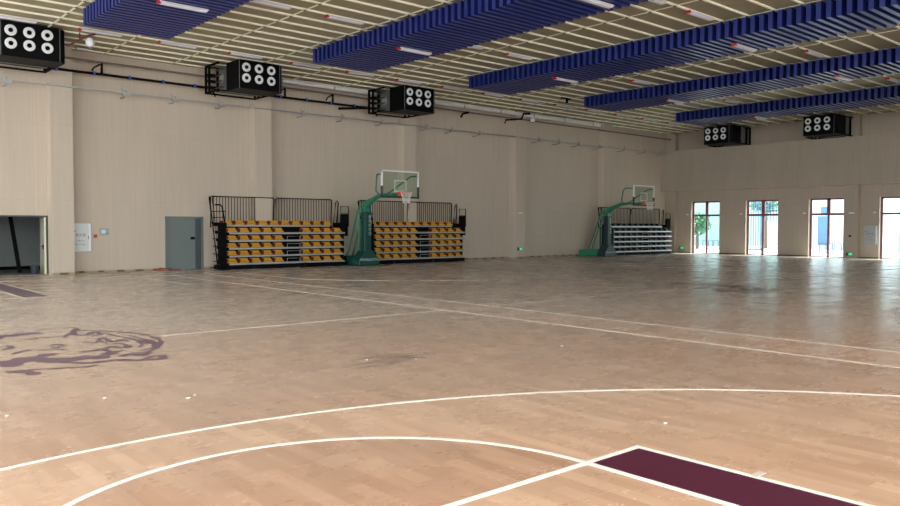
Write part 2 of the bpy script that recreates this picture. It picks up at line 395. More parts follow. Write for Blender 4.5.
EMB = [
  ( [(2.97, 13.0), (3.23, 13.12), (3.51, 13.0), (3.48, 12.66), (3.64, 12.43), (3.82, 12.14), (3.96, 11.87), (4.05, 11.61), (4.08, 11.3), (4.06, 10.93), (3.98, 10.62), (3.83, 10.28), (3.64, 10.0), (3.49, 9.88), (3.34, 9.95)] , 0.07 ),
  ( [(2.22, 12.36), (2.41, 12.58), (2.57, 12.63), (2.71, 12.67), (2.82, 12.69), (2.97, 12.74)] , 0.28 ),
  ( [(3.87, 11.61), (3.9, 11.19), (3.92, 10.79), (3.85, 10.49), (3.7, 10.17), (3.49, 10.02)] , 0.06 ),
  ( [(3.68, 12.06), (3.72, 11.48), (3.78, 11.16), (3.76, 10.8), (3.69, 10.51), (3.57, 10.32)] , 0.06 ),
  ( [(1.79, 9.99), (1.93, 10.12), (2.06, 10.22), (2.18, 10.3), (2.3, 10.28), (2.41, 10.35), (2.52, 10.46), (2.64, 10.48)] , 0.22 ),
  ( [(1.96, 9.84), (2.13, 10.09), (2.28, 10.18), (2.41, 10.07), (2.5, 9.9), (2.64, 9.96), (2.79, 9.93), (2.91, 9.86), (3.03, 9.95), (3.17, 10.09)] , 0.26 ),
  ( [(2.36, 9.89), (2.54, 9.74), (2.7, 9.53), (2.85, 9.51), (3.04, 9.53), (3.17, 9.38), (3.34, 9.31), (3.46, 9.26), (3.55, 9.37), (3.55, 9.51), (3.46, 9.51), (3.34, 9.4)] , 0.1 ),
  ( [(2.09, 9.5), (2.25, 9.43), (2.44, 9.36), (2.63, 9.28), (2.77, 9.32)] , 0.06 ),
  ( [(1.87, 9.45), (1.99, 9.5), (2.04, 9.38), (2.08, 9.22), (2.0, 9.19)] , 0.13 ),
  ( [(3.09, 11.93), (3.29, 12.38), (3.5, 12.8), (3.3, 12.23), (3.37, 11.96), (3.6, 12.27), (3.6, 11.98), (3.43, 11.8)] , 0.07 ),
  ( [(3.14, 10.32), (3.32, 10.66), (3.38, 10.44), (3.5, 10.45), (3.51, 10.83), (3.39, 10.83)] , 0.07 ),
  ( [(2.88, 10.4), (3.02, 10.4), (3.19, 10.47), (3.18, 10.14), (3.36, 10.24)] , 0.08 ),
  ( [(2.29, 11.59), (2.33, 11.44), (2.25, 11.29), (2.17, 11.24)] , 0.07 ),
  ( [(2.73, 11.21), (2.83, 11.31), (2.85, 11.11), (2.74, 10.98), (2.71, 11.09)] , 0.05 ),
  ( [(2.19, 10.78), (2.34, 10.94), (2.45, 11.01)] , 0.05 ),
  ( [(3.38, 11.37), (3.51, 11.52), (3.47, 11.05), (3.64, 11.16), (3.64, 10.91)] , 0.06 ),
  ( [(3.15, 9.72), (3.3, 9.84), (3.42, 9.68), (3.55, 9.83)] , 0.1 ),
  ( [(2.6, 12.03), (2.82, 12.1), (3.06, 12.03)] , 0.04 ),
  ( [(3.83, 10.99), (3.86, 10.77), (3.82, 10.57)] , 0.12 ),
  ( [(2.48, 10.88), (2.67, 10.87), (2.8, 10.72)] , 0.04 ),
  ( [(3.18, 11.3), (3.26, 11.11), (3.38, 11.25), (3.34, 10.81)] , 0.04 ),
]
def emblem(m, dx, dy, name):
    b = MB()
    for si, (pts, w) in enumerate(EMB):
        P = curve_pts([(x, y) for x, y in pts], 5)
        n = len(P); ws = [1.25*w*(0.25+0.75*math.sin(PI*(0.06+0.88*i/(n-1)))**0.7)*(0.85+0.3*math.sin(i*0.9)) for i in range(n)]
        b.ribbon([(p.x+dx, p.y+dy) for p in P], ws, -0.001, 0.0012+0.0004*si, True)
    return b.build(name, m, fl)
emblem('emblem', 0, 0, 'floor_emblem')
for dx in (CX[1]-CX[0], CX[2]-CX[0]): emblem('emblemfaint', dx, 0, 'floor_emblem')

# ------------------------------------------------------------------ long wall with door openings, skirting and pilasters
D1 = (3.7, 6.76, 1.88)           # open double doorway (left)
D2 = (10.62, 12.06, 1.93)        # closed grey double door
T = 0.25
b = MB()
b.box(X0, D1[0], YA, YA+T, 0, ZT); b.box(D1[0], D1[1], YA, YA+T, D1[2], ZT)
b.box(D1[1], D2[0], YA, YA+T, 0, ZT); b.box(D2[0], D2[1], YA, YA+T, D2[2], ZT); b.box(D2[1], XB+0.3, YA, YA+T, 0, ZT)
wl = struct(b.build('wall_left', 'wall'))
PX = [(-0.42, 0.28), (6.76, 7.44), (13.94, 14.64), (21.16, 21.86), (28.30, 29.0), (35.5, 36.2)]
for a, c in PX: MB().box(a, c, YC, YA, 0, ZT).build('pilaster', 'wall', wl)
# skirting: thin tan strip with dark wedges
b = MB(); segs = [(X0, D1[0]), (7.44, D2[0]), (D2[1], 13.94), (14.64, 21.16), (21.86, 28.3), (29.0, 35.5), (36.2, XB)]
b.use('skirt')
for a, c in segs: b.box(a, c, YA-0.012, YA, 0, 0.075)
for a, c in PX: b.box(a, c, YC-0.012, YC, 0, 0.075)
b.use('skirtdark')
for a, c in segs:
    x = a+0.25
    while x < c-0.3:
        b.box(x, x+random.uniform(.16, .28), YA-0.024, YA-0.012, 0.01, 0.07); x += 0.62
for a, c in PX: b.box(a+0.22, a+0.48, YC-0.024, YC-0.012, 0.01, 0.06)
struct(b.build('baseboard_left'))

# dark room behind the open doorway
b = MB(); b.use('darkroom')
b.box(-1, 9.2, 31.6, 31.8, 0, 2.6); b.box(-1.2, -1, YA+T, 31.8, 0, 2.6); b.box(9.2, 9.4, YA+T, 31.8, 0, 2.6); b.box(-1.2, 9.4, YA+T, 31.8, 2.6, 2.75)
struct(b.build('wall_storeroom'))
b = MB(); b.use('darkfloor'); b.box(-1.2, 9.4, YA+0.3, 31.8, -0.2, 0); b.use('blackmatte'); b.box(-1, 9.2, 31.55, 31.6, 0.0, 0.12)
struct(b.build('floor_storeroom'))
# frame and the open leaf
b = MB(); b.box(D1[1]-0.05, D1[1], YA-0.02, YA+T, 0, D1[2]); b.box(D1[0], D1[0]+0.05, YA-0.02, YA+T, 0, D1[2]); b.box(D1[0], D1[1], YA-0.02, YA+T, D1[2], D1[2]+0.05)
d1 = struct(b.build('door_1', 'doorframe'))
lf = MB(); lf.use('doorcream'); lf.box(-0.022, 0.022, 0.0, 0.88, 0.01, 1.86)
lf.use('doorpale'); lf.box(-0.026, 0.026, -0.012, 0.05, 0.01, 1.87)
leaf = lf.build('door_leaf', None, d1, loc=(D1[1]-0.09, YA-0.02, 0)); leaf.rotation_euler = (0, 0, -0.08); leaf['label'] = 'pale olive door leaf standing open'
MB().box(-0.03, -0.022, 0.30, 0.42, 0.75, 1.70).build('vision_panel', 'silver', leaf)
h = MB(); h.box(-0.05, -0.022, 0.14, 0.20, 0.82, 0.98); h.tube([(-0.05, .17, .92), (-0.085, .17, .92), (-0.085, .30, .92)], 0.012); h.build('lever_handle', 'black', leaf)
# closed grey double door
b = MB(); x0, x1, zt = D2
b.box(x0, x0+0.06, YA-0.01, YA+0.16, 0, zt); b.box(x1-0.06, x1, YA-0.01, YA+0.16, 0, zt); b.box(x0, x1, YA-0.01, YA+0.16, zt-0.05, zt+0.02)
d2 = struct(b.build('door_2', 'doorgrey'))
MB().box(x0+0.06, x0+1.16, YA+0.09, YA+0.14, 0.01, zt-0.05).build('door_leaf', 'doorgrey', d2)
l2 = MB().box(x0+1.165, x1-0.06, YA+0.09, YA+0.14, 0.01, zt-0.05).build('door_leaf', 'doorframe', d2)
h = MB(); h.box(x0+0.98, x0+1.14, YA+0.075, YA+0.09, 1.10, 1.20); h.tube([(x0+1.1, YA+.08, 1.15), (x0+1.1, YA+.03, 1.15), (x0+0.98, YA+.03, 1.15)], .012); h.build('lever_handle', 'black', d2)
MB().box(x0+0.06, x1-0.06, YA+0.15, YA+0.2, 0, zt).build('door_backing', 'doorframe', d2)

# ------------------------------------------------------------------ window wall with four glazed openings, piers, bulkhead
WY = [(24.28, 26.18), (20.70, 22.62), (17.03, 18.98), (13.42, 15.38), (9.75, 11.7)]
ZW = 3.18; TB = 0.34
b = MB(); ys = [YA] 
edges = [YA+0.3] + [v for w in WY for v in (w[1], w[0])] + [Y0]
for i in range(0, len(edges), 2): b.box(XB, XB+TB, edges[i+1], edges[i], 0, ZT)
for w in WY: b.box(XB, XB+TB, w[0], w[1], ZW, ZT)
wr = struct(b.build('wall_right', 'wallb'))
for a, c in ((27.12, 27.8), (16.30, 17.0), (9.0, 9.7)): MB().box(XB-0.36, XB, a, c, 0, ZT).build('pilaster', 'wallb', wr)
b = MB(); b.use('wallb'); b.box(XK, XB, Y0, YA, 3.83, 6.28)
struct(b.build('wall_bulkhead'))
b = MB(); b.use('skirtdark')
for i in range(0, len(edges), 2): b.box(XB-0.012, XB, edges[i+1], min(edges[i], YA), 0, 0.07)
struct(b.build('baseboard_right'))
for i, (a, c) in enumerate(WY):
    xf = XB+0.20; f = MB(); w = 0.09
    f.box(xf, xf+0.07, a, a+w, 0, ZW); f.box(xf, xf+0.07, c-w, c, 0, ZW); f.box(xf, xf+0.07, a, c, ZW-w, ZW); f.box(xf, xf+0.07, a, c, 0, 0.05)
    f.box(xf-0.01, xf+0.08, a, c, 2.26, 2.38)
    mid = (a+c)/2
    f.box(xf, xf+0.07, mid-0.09, mid+0.09, 2.3, ZW); f.box(xf, xf+0.07, mid-0.05, mid+0.05, 0, 2.3)
    wf = struct(f.build('window_%d' % (i+1), 'maroonframe'))
    for (y0, y1) in ((a+w, mid-0.045), (mid+0.045, c-w)):
        MB().box(xf+0.03, xf+0.036, y0, y1, 0.05, 2.28).build('glass_pane', 'glass', wf)
        MB().box(xf+0.03, xf+0.036, y0, y1, 2.37, ZW-w).build('glass_pane', 'glass', wf)
    if i == 3:   # top light tilted open
        pass
    hb = MB(); hb.tube([(xf-0.03, mid+0.09, 0.95), (xf-0.03, mid+0.09, 1.15)], 0.012); hb.build('pull_handle', 'greylight', wf)

struct(MB().box(23, XB+0.34, Y0-0.25, Y0, 0, ZT).build('wall_front_light_blocker', 'wallb'))  # unseen stretch of wall, added to block daylight and darken the window end
# ------------------------------------------------------------------ roof lining with purlins and tie rods
ce = struct(MB().box(X0, XB+0.34, Y0, YA+T, ZT, ZT+0.1).build('ceiling', 'deck'))
PS = 0.757; y = 27.46
while y > 1.5:
    b = MB(); b.box(X0, XB, y-0.03, y+0.03, 7.40, ZT); 
    b.build('purlin', 'purlin', ce); y -= PS
yN = y
for k in range(20):
    x = -3.25+2.35*k
    if x > XB: break
    b = MB(); b.use('purlin'); b.box(x-0.03, x+0.03, yN, YA, 7.395, 7.405)
    b.use('roddark'); yy = 27.46
    while yy > yN: b.box(x-0.035, x+0.035, yy-0.03, yy+0.03, 7.385, 7.396); yy -= PS
    b.build('tie_rod', None, ce)

# ------------------------------------------------------------------ blue baffle rafts
RX = [6.28, 13.28, 20.15, 27.05, 34.25]; RW = [2.3, 2.3, 2.25, 2.2, 2.15]
names = ['blue baffle raft at the left, above the open doorway side of the ceiling', 'second blue baffle raft from the left, ending over the gap between the yellow bleachers',
         'long blue baffle raft in the middle, third of five', 'fourth blue baffle raft from the left, ending near the upper end of the white duct',
         'blue baffle raft nearest the window wall, smallest in the photo']
FS = 0.252
fin = None
for k, x in enumerate(RX):
    r = thing('acoustic_baffle_raft', names[k], 'ceiling baffle', (x, 22.0, 7.40), 0, 'blue ceiling baffle rafts')
    W = RW[k]
    fb = None
    for i in range(79):
        yy = -i*FS
        if fb is None:
            m_ = MB(); m_.prism([(-0.13, -0.50), (-0.01, -0.50), (-0.01, -0.05), (-0.13, -0.05)], 'X', 0, W)
            fb = m_.build('baffle_fin', 'blue', r)
        else:
            c = fb.copy(); COL.objects.link(c); c.parent = r; c.location = (0, yy, 0)
    rr = MB()
    for q in (0.45, W-0.45): rr.box(q-0.025, q+0.025, -79*FS, 0, -0.05, -0.0)
    rr.build('hanging_rail', 'bluerail', r)

# ------------------------------------------------------------------ batten lamps
def make_lamp():
    r = thing('batten_lamp', 'x', 'light')
    b = MB(); b.box(0, 1.2, -0.085, 0.085, -0.03, 0.0); b.prism([(-.03, -.03), (.03, -.03), (.018, -.07), (-.018, -.07)], 'X', 0.04, 1.16)
    b.build('body', 'offwhite', r)
    for s in (-1, 1): MB().tube([(0.04, s*0.055, -0.05), (1.17, s*0.055, -0.05)], 0.018, 8).build('tube', 'tube', r)
    e = MB(); e.box(-0.03, 0.03, -0.075, 0.075, -0.065, 0.0); e.build('end_cap', 'red', r)
    return r
lamp0 = make_lamp(); used = False
rows = [(24.43, 'wall row'), (18.38, 'second lamp row from wall'), (11.57, 'third lamp row from wall')]
def lamp(x, y, z, label):
    global used
    o = lamp0 if not used else copy_tree(lamp0); used = True
    o.location = (x, y, z); o['label'] = label; o['group'] = 'twin batten lamps under the ceiling'
RAFT = ['leftmost blue raft', 'second blue raft', 'middle blue raft', 'fourth blue raft', 'blue raft by the windows']
ordn = ['first', 'second', 'third', 'fourth', 'fifth', 'sixth', 'seventh', 'eighth', 'ninth', 'tenth', 'eleventh', 'twelfth', 'thirteenth', 'fourteenth', 'fifteenth']
for j, (ry, rn) in enumerate(rows):
    n = 0
    for k in range(-1, 14):
        x = 6.88+2.335*k
        if j == 0: 
            lamp(x, ry, 7.40, 'pale red-ended lamp in the row nearest the long wall, %s from the left' % ordn[n]); n += 1
            continue
        if k < 0 or (j == 2 and k < 3): continue
        on = k % 3 == 0
        if on:
            i = k//3
            if i < 5: lamp(RX[i]+0.55*RW[i]-0.62+0.1*i, ry, 6.90, 'lamp under the %s, %s' % (RAFT[i], rn))
        else:
            side = ('just right of' if k % 3 == 1 else 'just left of'); i = k//3 + (0 if k % 3 == 1 else 1)
            rf = RAFT[min(i, 4)] if i < 5 else 'bulkhead corner'
            if i >= 5: continue
            lamp(x, ry, 7.40, 'pale lamp %s the %s, %s' % (side, rf, rn))
lb = MB(); lb.box(0, 0.35, -0.08, 0.08, -0.04, 0); o = lb.build('junction_box', 'white', loc=(7.55, 27.2, 7.40)); tag(o, 'short white junction box under the roof ribs beside the leftmost nozzle unit', 'electrical box')

# ------------------------------------------------------------------ six-nozzle air units
def make_unit(D=2.1):
    r = thing('air_nozzle_unit', 'x', 'air unit')     # local: x along front, -y is the blowing side, z from bottom
    b = MB(); b.prism([(0, 0), (1.56, 0), (1.72, 0.15), (1.72, 1.0), (0, 1.0)], 'Z', 0.0, 0.98)
    hs = b.build('housing', 'black', r, bevel=0.008)
    MB().box(0, 0.018, -0.008, 0.0, 0, 0.98).build('edge_trim', 'grey', hs); MB().box(1.545, 1.56, -0.008, 0.0, 0, 0.98).build('edge_trim', 'grey', hs)
    for zz in (0.355, 0.725):
        for xx in (0.262, 0.737, 1.212):
            nz = MB(); nz.use('white'); o = (xx, 0, zz)
            nz.lathe([(0.152, 0.0), (0.158, -0.03), (0.150, -0.048), (0.110, -0.055), (0.072, -0.050), (0.070, 0.0)], o, 'Y', 28)
            n_ = nz.build('nozzle', None, r, smooth=True)
            c_ = MB(); c_.lathe([(0.058, -0.005), (0.060, -0.056), (0.05, -0.062), (0.0, -0.058)], o, 'Y', 20); c_.build('nozzle_core', 'blackmatte', n_, smooth=True)
    f = MB(); f.box(0.05, 1.6, 1.0, 1.72, 0.08, 0.90)
    for q in range(6): f.box(0.02, 0.05, 1.06+q*0.09, 1.10+q*0.09, 0.12, 0.86)
    fs = f.build('fan_section', 'grey', r)
    m = MB(); m.lathe([(0.16, -0.05), (0.16, -0.015), (0.10, 0.0), (0.05, 0.03)], (0.0, 1.31, 0.5), 'X', 18); m.build('motor', 'greylight', fs, smooth=True)
    p = MB()
    for zz in (0.18, 0.40, 0.62, 0.82): p.tube([(0.0, 1.22, zz), (-0.06, 1.30, zz), (-0.06, 1.72, zz)], 0.028, 8)
    p.build('water_pipes', 'roddark', r)
    h = MB()
    for xx in (-0.32, 1.60):
        for yy in (1.75, D-0.07): h.box(xx, xx+0.07, yy, yy+0.07, 0.0, 1.0)
        h.box(xx, xx+0.07, 1.0, D, 0.0, 0.05); h.box(xx, xx+0.07, 1.0, D, 0.95, 1.0)
    h.box(-0.32, 1.67, D-0.07, D, 0.0, 0.05); h.box(-0.32, 1.67, D-0.07, D, 0.95, 1.0); h.box(-0.32, 1.67, 1.02, 1.08, 0.0, 0.04)
    h.box(0.05, 1.5, 1.76, D-0.15, 0.1, 0.92)
    for zz in (0.2, 0.42, 0.64): h.box(-0.30, 0.05, 1.76, D-0.02, zz, zz+0.06)
    h.build('hanging_frame', 'blackmatte', r)
    b_ = MB(); b_.tube([(-0.02, D-0.05, 0.3), (-0.06, D-0.02, 0.15), (-0.06, D-0.25, 0.0), (-0.02, 1.9, -0.08)], 0.03); b_.build('drain_hose', 'blackmatte', r)
    return r
u0 = make_unit()
ul = ['black six-nozzle air unit above the open doorway, at the upper left corner', 'black six-nozzle air unit high above the left bleacher', 'black six-nozzle air unit high above the clear basketball backboard',
      'black six-nozzle air unit over the bulkhead, the one nearer the room corner', 'black six-nozzle air unit over the bulkhead, farther right, above the third window']
UP = [((4.9, 24.9, 6.42), 0), ((12.17, 25.0, 6.38), 0), ((19.36, 25.0, 6.36), 0), ((40.2, 23.95, 6.33), -PI/2), ((40.2, 18.28, 6.33), -PI/2)]
for i, (loc, rz) in enumerate(UP):
    o = u0 if i == 0 else copy_tree(u0) if i < 3 else (make_unit(2.2) if i == 3 else copy_tree(u4))
    if i == 3: u4 = o
    o.location = loc; o.rotation_euler = (0, 0, rz); o['label'] = ul[i]; o['group'] = 'six-nozzle air units'

# ------------------------------------------------------------------ pipes and trays under the roof
def pipe(name, m, pts, r, label, cat, n=10):
    return tag(MB().tube(pts, r, n).build(name, m, smooth=True), label, cat)
p = thing('sprinkler_main', 'long thick black pipe with blue clips running along the long wall below the nozzle units', 'pipe', (0, 0, 0))
MB().tube([(-2, 27.27, 6.66), (19.2, 27.27, 6.65)], 0.045, 10).build('pipe', 'blackmatte', p, smooth=True)
MB().tube([(19.2, 27.27, 6.65), (17.65, 27.2, 6.46)], 0.05, 10).build('branch_pipe', 'blackmatte', p, smooth=True)
for k in range(16): MB().box(1.2+1.15*k-0.035, 1.2+1.15*k+0.035, 27.21, 27.33, 6.60, 6.72).build('clip', 'bluetape', p)
for x in (8.35, 15.2, 17.4): b = MB(); b.box(x-0.03, x+0.03, 27.24, 27.30, 6.66 if x < 20 else 6.8, 7.02); b.tube([(x-0.05, 27.27, 6.98), (x-0.25, 27.29, 6.85), (x-0.3, 27.3, 6.74)], 0.03, 6); b.build('bracket', 'blackmatte', p)
pipe('water_pipe', 'pinkpipe', [(6.6, 27.28, 7.06), (42.0, 27.28, 7.02)], 0.035, 'thin grey-brown pipe running along the wall just under the roof ribs', 'pipe')
d = thing('ventilation_duct', 'long shiny white round duct along the top of the long wall', 'duct', (0, 0, 0))
MB().tube([(14.3, 27.2, 7.28), (34.9, 27.2, 7.26)], 0.08, 16).build('duct_pipe', 'duct', d, smooth=True)
for x in [15+2.4*k for k in range(9)]+[34.9]: MB().tube([(x-0.03, 27.2, 7.27), (x+0.03, 27.2, 7.27)], 0.088, 16).build('collar', 'silver', d, smooth=True)
t = thing('cable_tray', 'thin galvanised cable rail on brackets running the whole length of the long wall', 'cable tray', (0, 0, 0))
b = MB(); b.box(-2, 41.6, 27.16, 27.20, 6.10, 6.13); b.box(-2, 41.6, 27.26, 27.30, 6.10, 6.13)
x = -2
while x < 41.5: b.box(x, x+0.02, 27.16, 27.30, 6.105, 6.125); x += 0.3
b.build('rail', 'greylight', t)
for x in (5.5, 9.1, 10.8, 12.55, 16.0, 17.9, 19.9, 22.4, 23.9, 25.7, 29.9, 31.5, 33.1, 34.9, 37.2, 39.2, 41.2):
    b = MB(); b.tube([(x, 27.18, 6.2), (x+0.06, 27.5, 6.0), (x, YA, 6.0)], 0.018, 6); b.box(x-0.12, x+0.14, 27.15, 27.22, 6.02, 6.10); b.tube([(x-0.1, 27.18, 6.13), (x-0.18, 27.1, 6.24)], 0.016, 6)
    b.build('bracket', 'greylight', t)
# crooked black conduits by the duct
tag(MB().tube([(27.25, 27.1, 6.72), (27.32, 27.1, 6.87), (28.39, 27.05, 7.02), (28.53, 27.05, 7.29), (28.97, 27.05, 7.33)], 0.05, 8).build('conduit', 'blackmatte', smooth=True), 'crooked black conduit hooked over the white duct right of the middle', 'pipe')
tag(MB().tube([(24.33, 27.1, 6.73), (24.46, 27.1, 6.9), (24.78, 27.05, 6.99)], 0.05, 8).build('conduit', 'blackmatte', smooth=True), 'short bent black conduit stub below the white duct, right of the middle nozzle unit', 'pipe')
# dome camera under the duct, siren on its red brown arm
c = thing('ceiling_camera', 'small white ball camera hanging under the white duct', 'camera', (29.35, 27.2, 7.06))
MB().lathe([(0, -0.12), (0.08, -0.1), (0.12, -0.03), (0.12, 0.03), (0.06, 0.1), (0.04, 0.14)], (0,0,0), 'Z', 18).build('housing', 'white', c, smooth=True)
MB().lathe([(0, -0.15), (0.04, -0.14), (0.05, -0.11)], (0,0,0), 'Z', 14).build('lens', 'black', c, smooth=True)
s = thing('dome_camera', 'white rounded dome camera on red-brown arm beside the leftmost nozzle unit', 'camera', (7.30, 24.9, 7.13))
MB().lathe([(0, -0.13), (0.07, -0.125), (0.12, -0.08), (0.135, 0.0), (0.12, 0.07), (0.09, 0.12), (0.05, 0.14)], (0,0,0), 'Z', 20).build('housing', 'white', s, smooth=True)
MB().lathe([(0, -0.20), (0.02, -0.20), (0.03, -0.13)], (0,0,0), 'Z', 12).build('lens', 'grey', s, smooth=True)
b = MB(); b.tube([(0, 0, 0.14), (0, 0, 0.2)], 0.04); b.tube([(-0.62, 0.08, -0.18), (-0.1, 0.03, 0.17), (0.16, 0, 0.29)], 0.032, 8); b.tube([(-0.28, .06, .05), (-0.28, .06, .26)], 0.02, 6); b.build('arm', 'rust', s)
tag(MB().box(-0.3, 0.3, -0.04, 0.04, -0.05, 0.01).box(0.05, 0.12, -0.04, 0.04, -0.22, -0.05).build('cable_bracket', 'blackmatte', loc=(26.9, 22.92, 7.39)), 'small black bracket under the roof ribs between the blue rafts', 'bracket')

# ------------------------------------------------------------------ folded telescopic bleachers
def seat_meshes(col):
    """one seat: pan, rounded back rest; dark red bracket below"""
    p = MB(); p.use(col)
    p.prism([(0.0, 0.01), (0.0, 0.045), (0.04, 0.06), (0.20, 0.035), (0.30, 0.05), (0.30, 0.02)], 'X', 0.03, 0.40)
    k = MB(); k.use(col)
    k.prism([(0.03, 0.06), (0.46, 0.06), (0.42, 0.155), (0.39, 0.17), (0.08, 0.17), (0.05, 0.155)], 'Y', 0.20, 0.235)
    k.prism([(0.05, 0.06), (0.44, 0.06), (0.43, 0.12), (0.06, 0.12)], 'Y', 0.17, 0.20)
    br = MB(); br.box(0.005, 0.05, 0.02, 0.24, 0.0, 0.15)
    return p, k, br
def make_bleacher(loc, col, nose, label, bracket):
    r = thing('telescopic_bleacher', label, 'bleachers', loc, 0, 'folded telescopic bleachers')
    b = MB(); b.box(0.12, 5.5, 0.07, 0.7, 0.0, 0.17); b.build('plinth', 'black', r)
    b = MB(); b.box(0.42, 5.45, 0.32, 1.0, 0.17, 1.60); b.build('understructure', 'blackmatte', r)
    for x in (1.4, 3.6):
        w = MB(); w.lathe([(0.05, -0.03), (0.055, 0), (0.05, 0.03)], (x, 0.1, 0.055), 'Y', 12); w.build('castor', 'grey', r)
    proto = None
    for k in range(6):
        top = (k == 5); z = 0.235+0.283*k; y = 0.0 if not top else 0.30
        xa, xb = (0.40, 5.42) if not top else (0.32, 4.90)
        t = MB(); t.box(xa, xb, y, y+0.5 if top else 0.4, z-0.06, z-0.03)
        deck = t.build('tier_deck', 'blackmatte', r)
        MB().box(xa, xb, y-0.02, y, z-0.068, z+0.0).build('tier_nosing', nose, deck, bevel=0.004)
        s0 = [0.30+0.478*i for i in range(10)] if top else [0.34+0.478*i for i in range(5)]+[3.46+0.482*i for i in range(4)]
        for x in s0:
            if proto is None:
                p_, k_, br_ = seat_meshes(col)
                s = p_.build('seat', None, r); s.location = (x, y+0.03, z); k_.build('seat_back', None, s); br_.build('seat_bracket', bracket, s); proto = s
            else:
                s = copy_tree(proto, r); s.location = (x, y+0.03, z)
        if not top:      # aisle step rail
            g = MB(); g.tube([(2.80, y+0.02, z), (2.80, y+0.02, z+0.13), (3.36, y+0.02, z+0.13), (3.36, y+0.02, z)], 0.011, 6); g.build('aisle_rail', 'greylight' if k < 4 else 'blackmatte', r)
    # tall back rails with close bars
    for (a, c) in ((0.02, 2.62), (2.70, 5.25)):
        g = MB(); y = 0.72; zt = 2.70
        g.tube([(a, y, 1.55), (a, y, zt-0.05), (a+0.05, y, zt), (c-0.05, y, zt), (c, y, zt-0.05), (c-0.04, y, 1.55)], 0.028, 8)
        g.tube([(a, y, 1.72), (c, y, 1.72)], 0.02, 6)
        bk = g.build('back_rail', 'black', r)
        g = MB(); n = int((c-a)/0.118)
        for i in range(1, n): x = a+(c-a)*i/n; g.box(x-0.009, x+0.009, y-0.009, y+0.009, 1.6, zt)
        g.build('rail_bars', 'black', bk)
    # leaning side rails with ladder loops
    g = MB()
    g.tube([(0.04, 0.15, 0.03), (-0.02, 0.72, 2.62), (0.0, 0.72, 2.70)], 0.03, 8)
    g.tube([(0.10, 0.10, 0.10), (0.02, 0.55, 2.58), (0.06, 0.60, 2.66)], 0.022, 8)
    g.tube([(0.34, 0.10, 0.15), (0.30, 0.12, 1.7), (0.26, 0.25, 2.30), (0.20, 0.30, 2.38), (0.06, 0.42, 2.38)], 0.03, 8)
    for z in (0.3, 0.58, 0.86, 1.14, 1.42, 1.70, 1.92, 2.14):
        g.tube([(0.04, 0.15+0.2*z, z), (0.33, 0.11, z)], 0.016, 6); g.tube([(0.03, 0.2+0.2*z, z), (0.05, 0.6, z)], 0.016, 6)
    g.build('side_rail', 'black', r)
    g = MB()
    for k in range(6): g.box(0.10, 0.36, 0.1, 0.26+0.07*k, 0.2+0.28*k, 0.30+0.28*k)
    g.prism([(0.14, 0.1), (0.28, 0.1), (0.60, 1.72), (0.14, 1.72)], 'X', 0.22, 0.38); g.build('side_frame', 'blackmatte', r)
    g = MB()
    g.tube([(5.30, 0.66, 1.72), (5.42, 0.66, 2.58), (5.48, 0.66, 2.66), (5.54, 0.66, 2.58), (5.46, 0.66, 1.66)], 0.026, 8)
    g.tube([(5.56, 0.5, 1.6), (5.56, 0.5, 2.42), (5.90, 0.45, 2.42), (5.90, 0.45, 1.6)], 0.022, 8)
    for z in (1.95, 2.12): g.tube([(5.56, 0.5, z), (5.90, 0.45, z)], 0.014, 6)
    g.build('side_rail', 'black', r)
    g = MB(); g.box(5.46, 5.62, 0.35, 0.95, 0.0, 1.75); g.box(5.56, 5.86, 0.42, 0.55, 1.2, 2.1); g.build('side_frame', 'blackmatte', r)
    return r
make_bleacher((12.12, 26.62, 0), 'yellow', 'silver', 'folded bleacher with yellow seats nearest the grey door, left of the clear backboard', 'maroon')
make_bleacher((18.72, 26.62, 0), 'yellow', 'silver', 'folded bleacher with yellow seats behind the clear backboard and its green stand', 'maroon')
b3 = make_bleacher((34.88, 26.55, 0), 'darkgreenseat', 'white', 'folded bleacher with black-green seats and white nosings in the room corner', 'blackmatte')

b3.scale = (1.14, 1, 1)
